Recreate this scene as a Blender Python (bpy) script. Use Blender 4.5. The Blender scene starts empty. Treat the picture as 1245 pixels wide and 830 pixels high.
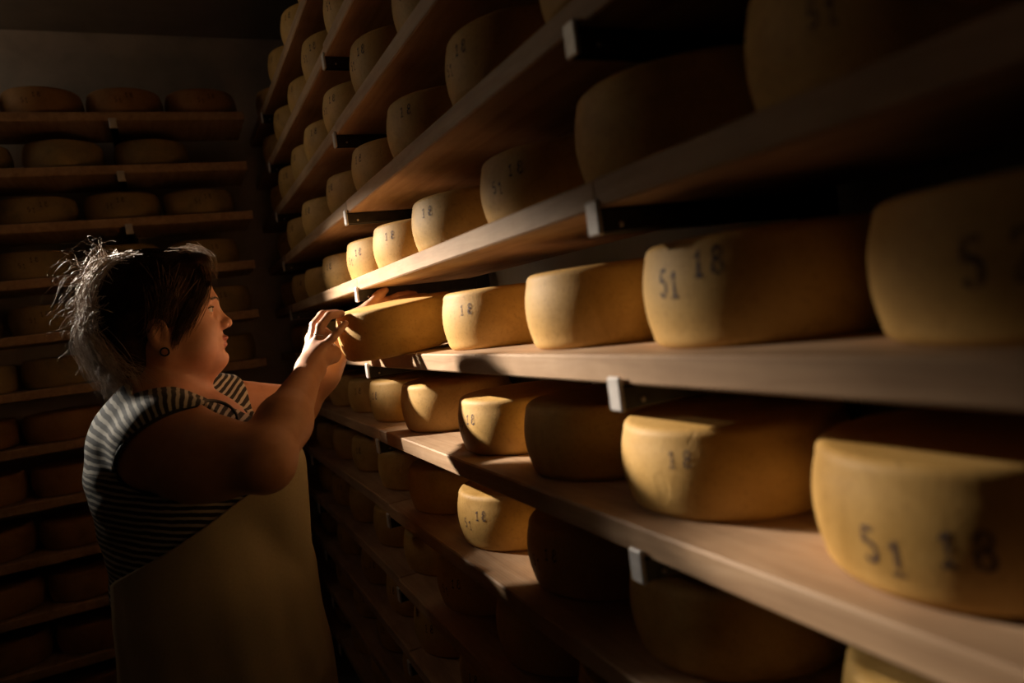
import bpy, math, random
import numpy as np
from mathutils import Matrix, Vector

random.seed(7)
rng = np.random.default_rng(11)
scene = bpy.context.scene
Z0 = 0.70          # the rack was surveyed from its third-lowest bracket, 0.70 m above the floor

# ------------------------------------------------------------------ camera
cam_d = bpy.data.cameras.new('camera')
cam = bpy.data.objects.new('camera', cam_d)
scene.collection.objects.link(cam)
scene.camera = cam
RM = np.array([[0.89553749, -0.42530133, -0.13088692],
               [-0.13804391, 0.01410102, -0.99032572],
               [0.42303249, 0.90494195, -0.04608226]])
right, down, fwd = RM
cam.matrix_world = Matrix(((right[0], -down[0], -fwd[0], -0.425),
                           (right[1], -down[1], -fwd[1], -0.644),
                           (right[2], -down[2], -fwd[2], 0.696 + Z0),
                           (0, 0, 0, 1)))
cam_d.sensor_width = 36.0
cam_d.lens = 871.64 / 1245 * 36
cam_d.clip_start = 0.02
cam_d.dof.use_dof = True
cam_d.dof.focus_distance = 1.55
cam_d.dof.aperture_fstop = 2.5

# ------------------------------------------------------------------ world, lights, exposure
world = bpy.data.worlds.new('world')
scene.world = world
world.use_nodes = True
world.node_tree.nodes['Background'].inputs[0].default_value = (0.5, 0.45, 0.4, 1)
world.node_tree.nodes['Background'].inputs[1].default_value = 0.0

def aim(o, target):
    d = Vector(target) - o.location
    o.rotation_euler = d.to_track_quat('-Z', 'Y').to_euler()

LAMP = Vector((-1.20, 2.15, 1.51 + Z0))
spot_d = bpy.data.lights.new('ceiling_spot', 'SPOT')
spot_d.energy = 780
spot_d.color = (1.0, 0.86, 0.69)
spot_d.spot_size = math.radians(43)
spot_d.spot_blend = 1.0
spot_d.shadow_soft_size = 0.025
spot = bpy.data.objects.new('ceiling_spot', spot_d)
scene.collection.objects.link(spot)
spot.location = LAMP
aim(spot, (0.0, 0.80, 0.665 + Z0))
spot.rotation_euler = (spot.rotation_euler.to_matrix() @ Matrix.Rotation(math.radians(8), 3, 'Z')).to_euler()
spot.scale = (1.0, 0.385, 1.0)     # oval beam

rim_d = bpy.data.lights.new('added_rim_spot', 'SPOT')  # second spot added only to rim-light the woman's hair and back
rim_d.energy = 125
rim_d.color = (1.0, 0.90, 0.76)
rim_d.spot_size = math.radians(17)
rim_d.spot_blend = 0.8
rim_d.shadow_soft_size = 0.03
rim = bpy.data.objects.new('added_rim_spot', rim_d)
scene.collection.objects.link(rim)
rim.location = (-1.45, 2.12, 1.40 + Z0)
aim(rim, (-0.61, 0.95, 0.73 + Z0))

spill_d = bpy.data.lights.new('added_spill', 'SPOT')  # extra spot added to lift the upper shelves, standing in for spill
spill_d.energy = 10
spill_d.color = (1.0, 0.80, 0.55)
spill_d.spot_size = math.radians(84)
spill_d.spot_blend = 1.0
spill_d.shadow_soft_size = 0.12
spill = bpy.data.objects.new('added_spill', spill_d)
scene.collection.objects.link(spill)
spill.location = (-1.5, 2.05, 1.70 + Z0)
aim(spill, (0.1, 0.95, 1.3 + Z0))

glow_d = bpy.data.lights.new('added_wall_glow', 'POINT')  # weak point light added to brighten the back wall, no real fixture
glow_d.energy = 1.0
glow_d.color = (1.0, 0.80, 0.58)
glow_d.shadow_soft_size = 0.1
glow = bpy.data.objects.new('added_wall_glow', glow_d)
scene.collection.objects.link(glow)
glow.location = (-1.35, 2.22, 1.80 + Z0)

fill_d = bpy.data.lights.new('added_fill', 'AREA')  # unseen area light added as a faint overall fill
fill_d.energy = 0.035
fill_d.size = 1.2
fill_d.color = (1.0, 0.84, 0.62)
fill = bpy.data.objects.new('added_fill', fill_d)
scene.collection.objects.link(fill)
fill.location = (-1.7, -0.9, 1.9)
aim(fill, (0.0, 0.6, 1.2))

vs = scene.view_settings
scene.display_settings.display_device = 'sRGB'
vs.view_transform = 'Standard'
vs.look = 'None'
vs.gamma = 1.0
vs.use_curve_mapping = False
vs.exposure = 0.0

# ------------------------------------------------------------------ materials
def lin(c):
    return tuple(((v / 255) / 12.92 if v / 255 <= 0.04045 else ((v / 255 + 0.055) / 1.055) ** 2.4) for v in c) + (1.0,)

def new_mat(name):
    m = bpy.data.materials.new(name)
    m.use_nodes = True
    nt = m.node_tree
    return m, nt, nt.nodes['Principled BSDF']

def node(nt, typ, **kw):
    n = nt.nodes.new(typ)
    for k, v in kw.items():
        setattr(n, k, v)
    return n

def ramp(nt, fac, stops):
    r = node(nt, 'ShaderNodeValToRGB')
    el = r.color_ramp.elements
    while len(el) < len(stops):
        el.new(0.5)
    for e, (p, c) in zip(el, stops):
        e.position = p
        e.color = c
    nt.links.new(fac, r.inputs[0])
    return r.outputs[0]

def noise(nt, vec, scale, detail=4, rough=0.55, dist=0.0):
    n = node(nt, 'ShaderNodeTexNoise')
    n.inputs['Scale'].default_value = scale
    n.inputs['Detail'].default_value = detail
    n.inputs['Roughness'].default_value = rough
    n.inputs['Distortion'].default_value = dist
    nt.links.new(vec, n.inputs['Vector'])
    return n.outputs['Fac']

def obj_coords(nt, stretch=(1, 1, 1), jitter=True):
    tc = node(nt, 'ShaderNodeTexCoord')
    mp = node(nt, 'ShaderNodeMapping')
    mp.inputs['Scale'].default_value = stretch
    nt.links.new(tc.outputs['Object'], mp.inputs['Vector'])
    if jitter:
        oi = node(nt, 'ShaderNodeObjectInfo')
        mul = node(nt, 'ShaderNodeMath', operation='MULTIPLY')
        mul.inputs[1].default_value = 37.0
        nt.links.new(oi.outputs['Random'], mul.inputs[0])
        nt.links.new(mul.outputs[0], mp.inputs['Location'])
    return mp.outputs['Vector'], tc

def mixc(nt, a, b, fac, blend='MIX'):
    m = node(nt, 'ShaderNodeMix', data_type='RGBA', blend_type=blend)
    if isinstance(fac, (int, float)):
        m.inputs[0].default_value = fac
    else:
        nt.links.new(fac, m.inputs[0])
    for s, v in ((6, a), (7, b)):
        if isinstance(v, tuple):
            m.inputs[s].default_value = v
        else:
            nt.links.new(v, m.inputs[s])
    return m.outputs[2]

def bump(nt, bsdf, h, strength, dist=0.001):
    b = node(nt, 'ShaderNodeBump')
    b.inputs['Strength'].default_value = strength
    b.inputs['Distance'].default_value = dist
    nt.links.new(h, b.inputs['Height'])
    nt.links.new(b.outputs[0], bsdf.inputs['Normal'])

def m_cheese(name, c1, c2, c3):
    m, nt, b = new_mat(name)
    v, tc = obj_coords(nt)
    f = noise(nt, v, 9, 5, 0.6, 0.4)
    col = ramp(nt, f, [(0.28, c1), (0.52, c2), (0.8, c3)])
    f2 = noise(nt, v, 160, 3, 0.7)
    spk = ramp(nt, f2, [(0.32, (0.55, 0.5, 0.42, 1)), (0.47, (1, 1, 1, 1))])
    col = mixc(nt, col, spk, 0.35, 'MULTIPLY')
    oi = node(nt, 'ShaderNodeObjectInfo')
    tone = ramp(nt, oi.outputs['Random'], [(0.0, (0.86, 0.82, 0.74, 1)), (0.5, (1, 0.97, 0.92, 1)), (1.0, (1.0, 1.0, 1.0, 1))])
    col = mixc(nt, col, tone, 1.0, 'MULTIPLY')
    nt.links.new(col, b.inputs['Base Color'])
    b.inputs['Roughness'].default_value = 0.62
    b.inputs['Specular IOR Level'].default_value = 0.3
    # vertical creases left by the cheesecloth and fine rind grain
    vs_, _ = obj_coords(nt, (1, 1, 0.16))
    cr = noise(nt, vs_, 26, 3, 0.6, 0.6)
    crr = ramp(nt, cr, [(0.30, (0, 0, 0, 1)), (0.36, (1, 1, 1, 1))])
    gr = noise(nt, v, 240, 3, 0.6)
    add = mixc(nt, crr, gr, 0.45)
    bump(nt, b, add, 0.55, 0.0012)
    return m

def m_wood(name, c1, c2, c3, ribs=True):
    m, nt, b = new_mat(name)
    v, tc = obj_coords(nt, (14, 1.1, 14))
    f = noise(nt, v, 3.2, 5, 0.6, 0.8)
    col = ramp(nt, f, [(0.25, c1), (0.5, c2), (0.75, c3)])
    v2, _ = obj_coords(nt, (1.5, 1, 1.5))
    f2 = noise(nt, v2, 5, 4, 0.6)
    st = ramp(nt, f2, [(0.3, (0.62, 0.58, 0.55, 1)), (0.6, (1, 1, 1, 1))])
    col = mixc(nt, col, st, 0.7, 'MULTIPLY')
    nt.links.new(col, b.inputs['Base Color'])
    b.inputs['Roughness'].default_value = 0.6
    b.inputs['Specular IOR Level'].default_value = 0.3
    fine = noise(nt, v, 22, 3, 0.6)
    h = fine
    if ribs:
        w = node(nt, 'ShaderNodeTexWave', wave_type='BANDS', bands_direction='X')
        w.inputs['Scale'].default_value = 55
        w.inputs['Distortion'].default_value = 0.6
        nt.links.new(tc.outputs['Object'], w.inputs['Vector'])
        h = mixc(nt, fine, w.outputs['Fac'], 0.5)
    bump(nt, b, h, 0.35, 0.0012)
    return m

def m_plain(name, col, rough=0.6, metal=0.0, nscale=40, nstr=0.25, bstr=0.1, bdist=0.001):
    m, nt, b = new_mat(name)
    v, tc = obj_coords(nt)
    f = noise(nt, v, nscale, 5, 0.6)
    dark = tuple(c * (1 - nstr) for c in col[:3]) + (1,)
    lite = tuple(min(1, c * (1 + nstr)) for c in col[:3]) + (1,)
    nt.links.new(ramp(nt, f, [(0.3, dark), (0.7, lite)]), b.inputs['Base Color'])
    b.inputs['Roughness'].default_value = rough
    b.inputs['Metallic'].default_value = metal
    if bstr:
        bump(nt, b, f, bstr, bdist)
    return m

M = {}
M['cheese'] = m_cheese('cheese_rind', (0.42, 0.24, 0.058, 1), (0.60, 0.37, 0.118, 1), (0.68, 0.45, 0.175, 1))
M['cheese_dull'] = m_cheese('dull_cheese_rind', (0.20, 0.17, 0.10, 1), (0.36, 0.27, 0.13, 1), (0.46, 0.33, 0.15, 1))  # darker, greyer rind used on the back rack
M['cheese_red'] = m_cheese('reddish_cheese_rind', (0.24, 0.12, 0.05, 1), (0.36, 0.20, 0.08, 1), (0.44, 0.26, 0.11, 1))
M['wood'] = m_wood('spruce_board', (0.35, 0.21, 0.12, 1), (0.48, 0.31, 0.185, 1), (0.56, 0.385, 0.25, 1))
M['steel'] = m_plain('dark_steel', (0.055, 0.052, 0.047, 1), 0.45, 0.6, 60, 0.3)
M['plate'] = m_plain('galvanised_plate', (0.62, 0.58, 0.56, 1), 0.5, 0.25, 50, 0.15)
M['ink'] = m_plain('stamp_ink', (0.12, 0.07, 0.06, 1), 0.7, 0, 120, 0.5, 0)
def worn_ink():
    m, nt, b = new_mat('worn_stamp_ink')
    v, tc = obj_coords(nt, jitter=False)
    f = noise(nt, v, 190, 3, 0.6)
    b.inputs['Base Color'].default_value = (0.07, 0.04, 0.045, 1)
    b.inputs['Roughness'].default_value = 0.7
    nt.links.new(ramp(nt, f, [(0.34, (0.12, 0.12, 0.12, 1)), (0.62, (0.95, 0.95, 0.95, 1))]), b.inputs['Alpha'])
    return m
M['ink'] = worn_ink()
M['plaster'] = m_plain('whitewashed_plaster', (0.48, 0.42, 0.36, 1), 0.9, 0, 6, 0.18, 0.4, 0.004)
M['greywall'] = m_plain('cool_grey_plaster', (0.36, 0.39, 0.38, 1), 0.9, 0, 6, 0.12, 0.3, 0.003)
M['ceiling'] = m_plain('ceiling_paint', (0.24, 0.21, 0.18, 1), 0.9, 0, 5, 0.15, 0.2, 0.003)
M['floor'] = m_plain('concrete_floor', (0.16, 0.14, 0.12, 1), 0.75, 0, 8, 0.3, 0.3, 0.003)
M['apron'] = m_plain('cream_apron_cloth', (0.50, 0.43, 0.29, 1), 0.85, 0, 220, 0.06, 0.25, 0.0006)
M['trim'] = m_plain('apron_cord', (0.62, 0.52, 0.32, 1), 0.8, 0, 200, 0.1, 0.2)
M['piping'] = m_plain('dark_shirt_trim', (0.025, 0.022, 0.022, 1), 0.7, 0, 200, 0.2, 0.2)
M['trousers'] = m_plain('dark_trousers', (0.03, 0.03, 0.035, 1), 0.85, 0, 100, 0.2, 0.2)
M['shoe'] = m_plain('dark_shoe', (0.03, 0.028, 0.026, 1), 0.6, 0, 60, 0.2, 0.1)
M['ring'] = m_plain('silver_ring', (0.75, 0.72, 0.68, 1), 0.25, 1.0, 30, 0.05, 0)
M['earring'] = m_plain('dark_earring', (0.02, 0.02, 0.02, 1), 0.3, 0.4, 30, 0.1, 0)
M['brow'] = m_plain('eyebrow_hair', (0.06, 0.032, 0.018, 1), 0.6, 0, 60, 0.2, 0)

def m_hair(name, c1, c2, sheen=0.3):
    m, nt, b = new_mat(name)
    v, tc = obj_coords(nt, jitter=False)
    f = noise(nt, v, 60, 3, 0.6)
    nt.links.new(ramp(nt, f, [(0.35, c1), (0.65, c2)]), b.inputs['Base Color'])
    b.inputs['Roughness'].default_value = 0.6
    b.inputs['Specular IOR Level'].default_value = sheen
    return m
M['hair_cap'] = m_hair('dark_brown_hair', (0.018, 0.009, 0.005, 1), (0.04, 0.02, 0.011, 1), 0.06)
M['hair'] = m_hair('brown_hair_strands', (0.07, 0.035, 0.018, 1), (0.16, 0.09, 0.05, 1))
M['hair_rimlit'] = m_hair('rimlit_brown_hair', (0.20, 0.14, 0.10, 1), (0.50, 0.41, 0.34, 1))  # brown hair paled, rim light put into its colour

def m_skin():
    m, nt, b = new_mat('skin')
    v, tc = obj_coords(nt, jitter=False)
    f = noise(nt, v, 30, 4, 0.6)
    col = ramp(nt, f, [(0.3, (0.46, 0.225, 0.135, 1)), (0.7, (0.56, 0.29, 0.185, 1))])
    at = node(nt, 'ShaderNodeAttribute', attribute_name='lip')
    col = mixc(nt, col, (0.34, 0.10, 0.075, 1), at.outputs['Fac'])
    nt.links.new(col, b.inputs['Base Color'])
    b.inputs['Roughness'].default_value = 0.48
    b.inputs['Specular IOR Level'].default_value = 0.4
    b.inputs['Subsurface Weight'].default_value = 0.06
    b.inputs['Subsurface Radius'].default_value = (0.012, 0.005, 0.003)
    b.inputs['Subsurface Scale'].default_value = 0.6
    p = noise(nt, v, 420, 2, 0.6)
    bump(nt, b, p, 0.12, 0.0006)
    return m
M['skin'] = m_skin()

def m_shirt():
    m, nt, b = new_mat('striped_shirt_cloth')
    at = node(nt, 'ShaderNodeAttribute', attribute_name='stripe')
    v, tc = obj_coords(nt, jitter=False)
    n1 = noise(nt, v, 28, 3, 0.6)
    wob = node(nt, 'ShaderNodeMath', operation='MULTIPLY_ADD')
    wob.inputs[1].default_value = 0.55
    nt.links.new(n1, wob.inputs[0])
    nt.links.new(at.outputs['Fac'], wob.inputs[2])
    fr = node(nt, 'ShaderNodeMath', operation='FRACT')
    nt.links.new(wob.outputs[0], fr.inputs[0])
    col = ramp(nt, fr.outputs[0], [(0.0, (0.46, 0.43, 0.37, 1)), (0.36, (0.46, 0.43, 0.37, 1)),
                                   (0.43, (0.022, 0.02, 0.019, 1)), (0.94, (0.022, 0.02, 0.019, 1)), (1.0, (0.46, 0.43, 0.37, 1))])
    nt.links.new(col, b.inputs['Base Color'])
    b.inputs['Roughness'].default_value = 0.85
    w = noise(nt, v, 300, 2, 0.6)
    bump(nt, b, w, 0.25, 0.0006)
    return m
M['shirt'] = m_shirt()

def m_eye():
    m, nt, b = new_mat('eyeball')
    tc = node(nt, 'ShaderNodeTexCoord')
    sep = node(nt, 'ShaderNodeSeparateXYZ')
    nt.links.new(tc.outputs['Object'], sep.inputs[0])
    # iris is the cap that faces forward along local x (radius 11.5 mm)
    col = ramp(nt, sep.outputs['X'], [(0.0, (0.6, 0.52, 0.46, 1)), (0.0099, (0.6, 0.52, 0.46, 1)), (0.0101, (0.06, 0.04, 0.025, 1)),
                                      (0.0111, (0.08, 0.05, 0.03, 1)), (0.0112, (0.004, 0.004, 0.004, 1))])
    nt.links.new(col, b.inputs['Base Color'])
    b.inputs['Roughness'].default_value = 0.12
    return m
M['eye'] = m_eye()

# ------------------------------------------------------------------ helpers
COL = scene.collection
def link(o, parent=None):
    COL.objects.link(o)
    if parent is not None:
        o.parent = parent
    return o

def mesh_obj(name, verts, faces, mat, parent=None, smooth=True, loc=(0, 0, 0)):
    me = bpy.data.meshes.new(name)
    me.from_pydata([tuple(v) for v in verts], [], [tuple(f) for f in faces])
    me.materials.append(mat)
    if smooth:
        me.polygons.foreach_set('use_smooth', [True] * len(me.polygons))
    me.update()
    o = bpy.data.objects.new(name, me)
    o.location = loc
    return link(o, parent)

def np_mesh(name, V, F, mat, parent=None, smooth=True):
    me = bpy.data.meshes.new(name)
    n = F.shape[1]
    me.vertices.add(len(V))
    me.vertices.foreach_set('co', np.asarray(V, dtype=np.float32).ravel())
    me.loops.add(F.size)
    me.loops.foreach_set('vertex_index', F.astype(np.int32).ravel())
    me.polygons.add(len(F))
    me.polygons.foreach_set('loop_start', np.arange(0, F.size, n, dtype=np.int32))
    if smooth:
        me.polygons.foreach_set('use_smooth', np.ones(len(F), dtype=bool))
    me.update(calc_edges=True)
    me.validate()
    me.materials.append(mat)
    return link(bpy.data.objects.new(name, me), parent)

def empty(name, loc):
    o = bpy.data.objects.new(name, None)
    o.location = loc
    o.empty_display_size = 0.05
    return link(o)

def tag(o, label, cat, group=None):
    o['label'] = label
    o['category'] = cat
    if group:
        o['group'] = group
    return o

def bevel_box(lo, hi, bv=0.002):
    """chamfered box: 24 verts"""
    lo = np.array(lo, float); hi = np.array(hi, float)
    V = []; idx = {}
    for sx in (0, 1):
        for sy in (0, 1):
            for sz in (0, 1):
                c = np.array([hi[0] if sx else lo[0], hi[1] if sy else lo[1], hi[2] if sz else lo[2]])
                s = np.array([-1 if sx else 1, -1 if sy else 1, -1 if sz else 1])
                for a in range(3):
                    p = c + s * bv
                    p[a] = c[a]
                    idx[(sx, sy, sz, a)] = len(V)
                    V.append(p)
    F = []
    def add(q):
        q = list(q)
        n = np.cross(np.array(V[q[1]]) - V[q[0]], np.array(V[q[2]]) - V[q[0]])
        ctr = np.mean([V[i] for i in q], axis=0) - (lo + hi) / 2
        F.append(q if n @ ctr > 0 else q[::-1])
    for a in range(3):
        b, c = [k for k in range(3) if k != a]
        for s in (0, 1):
            def key(sb, sc):
                k = [0, 0, 0]; k[a] = s; k[b] = sb; k[c] = sc
                return idx[(k[0], k[1], k[2], a)]
            add((key(0, 0), key(1, 0), key(1, 1), key(0, 1)))
    for a in range(3):      # edges along axis a
        b, c = [k for k in range(3) if k != a]
        for sb in (0, 1):
            for sc in (0, 1):
                def kk(sa, ax):
                    k = [0, 0, 0]; k[a] = sa; k[b] = sb; k[c] = sc
                    return idx[(k[0], k[1], k[2], ax)]
                add((kk(0, b), kk(1, b), kk(1, c), kk(0, c)))
    for sx in (0, 1):
        for sy in (0, 1):
            for sz in (0, 1):
                add([idx[(sx, sy, sz, a)] for a in range(3)])
    return V, F

def join(*parts):
    V = []; F = []
    for v, f in parts:
        n = len(V)
        V += list(v)
        F += [[i + n for i in q] for q in f]
    return V, F

def lathe(profile, seg):
    V = []; F = []
    for r, z in profile:
        for k in range(seg):
            a = 2 * math.pi * k / seg
            V.append((r * math.cos(a), r * math.sin(a), z))
    n = len(profile)
    for i in range(n - 1):
        for k in range(seg):
            k2 = (k + 1) % seg
            F.append((i * seg + k, i * seg + k2, (i + 1) * seg + k2, (i + 1) * seg + k))
    F.append(tuple(range(seg))[::-1])
    F.append(tuple((n - 1) * seg + k for k in range(seg)))
    return V, F

def tube(points, radius, seg=8, closed=False):
    P = np.array(points, float)
    n = len(P)
    rad = np.full(n, radius) if np.isscalar(radius) else np.array(radius)
    V = []; F = []
    up = np.array([0.13, 0.27, 0.95])
    for i in range(n):
        t = (P[(i + 1) % n] - P[i - 1]) if closed else (P[min(i + 1, n - 1)] - P[max(i - 1, 0)])
        t = t / (np.linalg.norm(t) + 1e-12)
        a = np.cross(t, up); a /= np.linalg.norm(a) + 1e-12
        b = np.cross(t, a)
        for k in range(seg):
            w = 2 * math.pi * k / seg
            V.append(P[i] + rad[i] * (math.cos(w) * a + math.sin(w) * b))
    for i in range(n if closed else n - 1):
        j = (i + 1) % n
        for k in range(seg):
            k2 = (k + 1) % seg
            F.append((i * seg + k, i * seg + k2, j * seg + k2, j * seg + k))
    if not closed:
        F.append(tuple(range(seg))[::-1]); F.append(tuple((n - 1) * seg + k for k in range(seg)))
    return V, F

# ------------------------------------------------------------------ the room
def structure(name, lo, hi, mat):
    v, f = bevel_box(lo, hi, 0.001)
    c = (np.array(lo) + np.array(hi)) / 2
    o = mesh_obj(name, [p - c for p in np.array(v)], f, mat, smooth=False, loc=tuple(c))
    o['kind'] = 'structure'
    return o
RX, YB, ZC, XL, YF = 0.375, 2.72, 2.735, -2.3, -2.2
structure('floor', (XL - .1, YF - .1, -0.1), (RX + .1, YB + .1, 0.0), M['floor'])
structure('ceiling', (XL - .1, YF - .1, ZC), (RX + .1, YB + .1, ZC + 0.1), M['ceiling'])
structure('wall_right', (RX, YF - .1, 0), (RX + 0.1, YB + .1, ZC), M['greywall'])
structure('wall_back', (XL - .1, YB, 0), (RX, YB + 0.1, ZC), M['plaster'])
structure('wall_left', (XL - 0.1, YF, 0), (XL, YB, ZC), M['plaster'])
structure('wall_front', (XL - .1, YF - 0.1, 0), (RX, YF, ZC), M['plaster'])

# ------------------------------------------------------------------ racks and boards
S = 0.19
UY = 1.107
TIERS = list(range(-3, 9))
def tier_word(k):
    d = k - 3
    n = {1: 'one', 2: 'two', 3: 'three', 4: 'four', 5: 'five', 6: 'six'}
    if d == 0:
        return 'level with held cheese'
    return f"{n[abs(d)]} {'above' if d > 0 else 'below'} held cheese"

def upright_mesh(h):
    # open C channel with a row of slots along its front
    parts = [bevel_box((0, -0.004, 0), (0.038, 0.0, h), 0.0008), bevel_box((0, 0.026, 0), (0.038, 0.030, h), 0.0008),
             bevel_box((0.034, 0.0, 0), (0.038, 0.026, h), 0.0008)]
    return join(*parts)

def bracket_meshes(parent, length):
    """arm > end plate and bolt; the arm is an inverted channel"""
    arm = join(bevel_box((-0.002, 0.0, 0.002), (length, 0.0025, 0.028), 0.0006), bevel_box((-0.002, 0.0205, 0.002), (length, 0.023, 0.028), 0.0006),
               bevel_box((-0.002, 0.0, 0.0255), (length, 0.023, 0.028), 0.0006))
    return arm

def make_rack(name, label, loc, rot, post_ys, tiers, length, hgt):
    root = empty(name, loc)
    root.rotation_euler = (0, 0, rot)
    tag(root, label, 'rack')
    up = None; arm = None; plate = None; bolt = None
    for y in post_ys:
        if up is None:
            v, f = upright_mesh(hgt)
            o = mesh_obj('upright', v, f, M['steel'], root, False)
            up = o
        else:
            o = up.copy(); link(o, root)
        o.location = (length, y, 0)
        for k in tiers:
            z = Z0 + k * S
            if arm is None:
                v, f = bracket_meshes(root, length)
                a = arm = mesh_obj('bracket', v, f, M['steel'], root, False)
                pv, pf = bevel_box((-0.0065, -0.001, 0.0), (-0.0005, 0.0235, 0.038), 0.0022)
                # rounded pressed steel tongue
                p = plate = mesh_obj('end_plate', pv, pf, M['plate'], a, False)
                bv, bf = lathe([(0.0026, 0), (0.0026, 0.002), (0.0016, 0.003)], 10)
                bv = [(x, -zz, y_) for x, y_, zz in bv]
                b = bolt = mesh_obj('bolt', bv, bf, M['plate'], a, True, (0.022, 0.0005, 0.010))
                p['label'] = 'bright bent steel lip at the end of the arm'
            else:
                a = arm.copy(); link(a, root)
                p = plate.copy(); link(p, a)
                b = bolt.copy(); link(b, a)
            a.location = (0, y, z)
    return root

make_rack('shelving_rack', 'dark steel rack of posts and arms along the right wall holding cheese boards', (0, 0, 0), 0,
          [-UY * 0.82, 0, UY, 2 * UY], TIERS, 0.312, ZC - 0.25)
make_rack('shelving_rack', 'dark steel rack on the back wall behind the woman', (0, 2.28, 0), math.radians(90),
          [0.50, 0.50 + UY], TIERS, 0.312, Z0 + 8 * S + 0.06)

BT, BB = 0.061, 0.029       # board top and underside above the bracket's foot
def board_mesh(l, d, name):
    v, f = bevel_box((0, 0, BB), (d, l, BT), 0.0025)
    me = bpy.data.meshes.new(name)
    me.from_pydata([tuple(p) for p in v], [], [tuple(q) for q in f])
    me.materials.append(M['wood'])
    return me
bays = [(-0.92, 0.010, 'nearest bay'), (0.012, UY + 0.010, 'bay right of hands'), (UY + 0.012, 2 * UY + 0.010, 'bay behind hands'),
        (2 * UY + 0.012, 2.70, 'bay by back wall')]
bmeshes = {}
bays.append((-0.92, UY + 0.010, 'long bay right of hands'))
for k in TIERS:
    for bi, (y0, y1, word) in enumerate(bays):
        if (bi in (0, 1)) != (k == 4) and bi not in (2, 3):
            continue
        l = y1 - y0 - 0.002
        if bi not in bmeshes:
            bmeshes[bi] = board_mesh(l, 0.30, 'shelf_board')
        o = bpy.data.objects.new('shelf_board', bmeshes[bi])
        dx = random.uniform(-0.002, 0.002) + (0.004 if bi == 2 else 0)
        o.location = (dx, y0 + 0.001, Z0 + k * S)
        link(o)
        tag(o, f"wooden board on right rack, {tier_word(k)}, {word}", 'board', 'shelf boards of the right rack')
BXR = {8: -0.061, 7: -0.076, 6: -0.082, 5: -0.100, 4: -0.112, 3: -0.110}
bb = None
for k in TIERS:
    if bb is None:
        v, f = bevel_box((-1.75, 0, BB), (0, 0.30, BT), 0.0025)
        bb = bpy.data.meshes.new('shelf_board')
        bb.from_pydata([tuple(p) for p in v], [], [tuple(q) for q in f])
        bb.materials.append(M['wood'])
    o = bpy.data.objects.new('shelf_board', bb)
    o.location = (BXR.get(k, -0.112), 2.28, Z0 + k * S)
    link(o)
    tag(o, f"dim wooden board on back rack, {tier_word(k)}", 'board', 'shelf boards of the back rack')

# ------------------------------------------------------------------ cheeses
def cheese_mesh(seed, mat, R=0.136, H=0.105):
    r_ = np.random.default_rng(seed)
    prof = []
    hs = H
    edge = 0.013
    pts = [(0.0, 0.0)]
    side = []
    for t in np.linspace(-1, 1, 9):
        side.append((R - 0.006 * t * t, hs / 2 + t * (hs / 2 - edge)))
    # bottom rim arc, bulged side, top rim arc
    bot = [(R - 0.006 - edge * (1 - math.sin(a)) * 0.9, edge * (1 - math.cos(a))) for a in np.linspace(0, math.pi / 2, 6)[:-1]]
    top = [(R - 0.006 - edge * (1 - math.sin(a)) * 0.8, hs - edge * (1 - math.cos(a))) for a in np.linspace(math.pi / 2, 0, 6)[1:]]
    prof = [(0.03, 0.001), (0.08, 0.0005)] + bot + side + top + [(0.085, hs + 0.0006), (0.045, hs + 0.001), (0.015, hs + 0.001)]
    seg = 72
    V, F = lathe(prof, seg)
    V = np.array(V)
    ang = np.arctan2(V[:, 1], V[:, 0])
    rr = np.hypot(V[:, 0], V[:, 1])
    V[:, 2] += (V[:, 2] / hs) * (rr / R) ** 2 * 0.0015 * np.cos(ang + r_.uniform(0, 6.3))
    me = bpy.data.meshes.new('cheese_wheel')
    me.from_pydata([tuple(v) for v in V], [], F)
    me.polygons.foreach_set('use_smooth', [True] * len(me.polygons))
    me.materials.append(mat)
    return me

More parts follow.
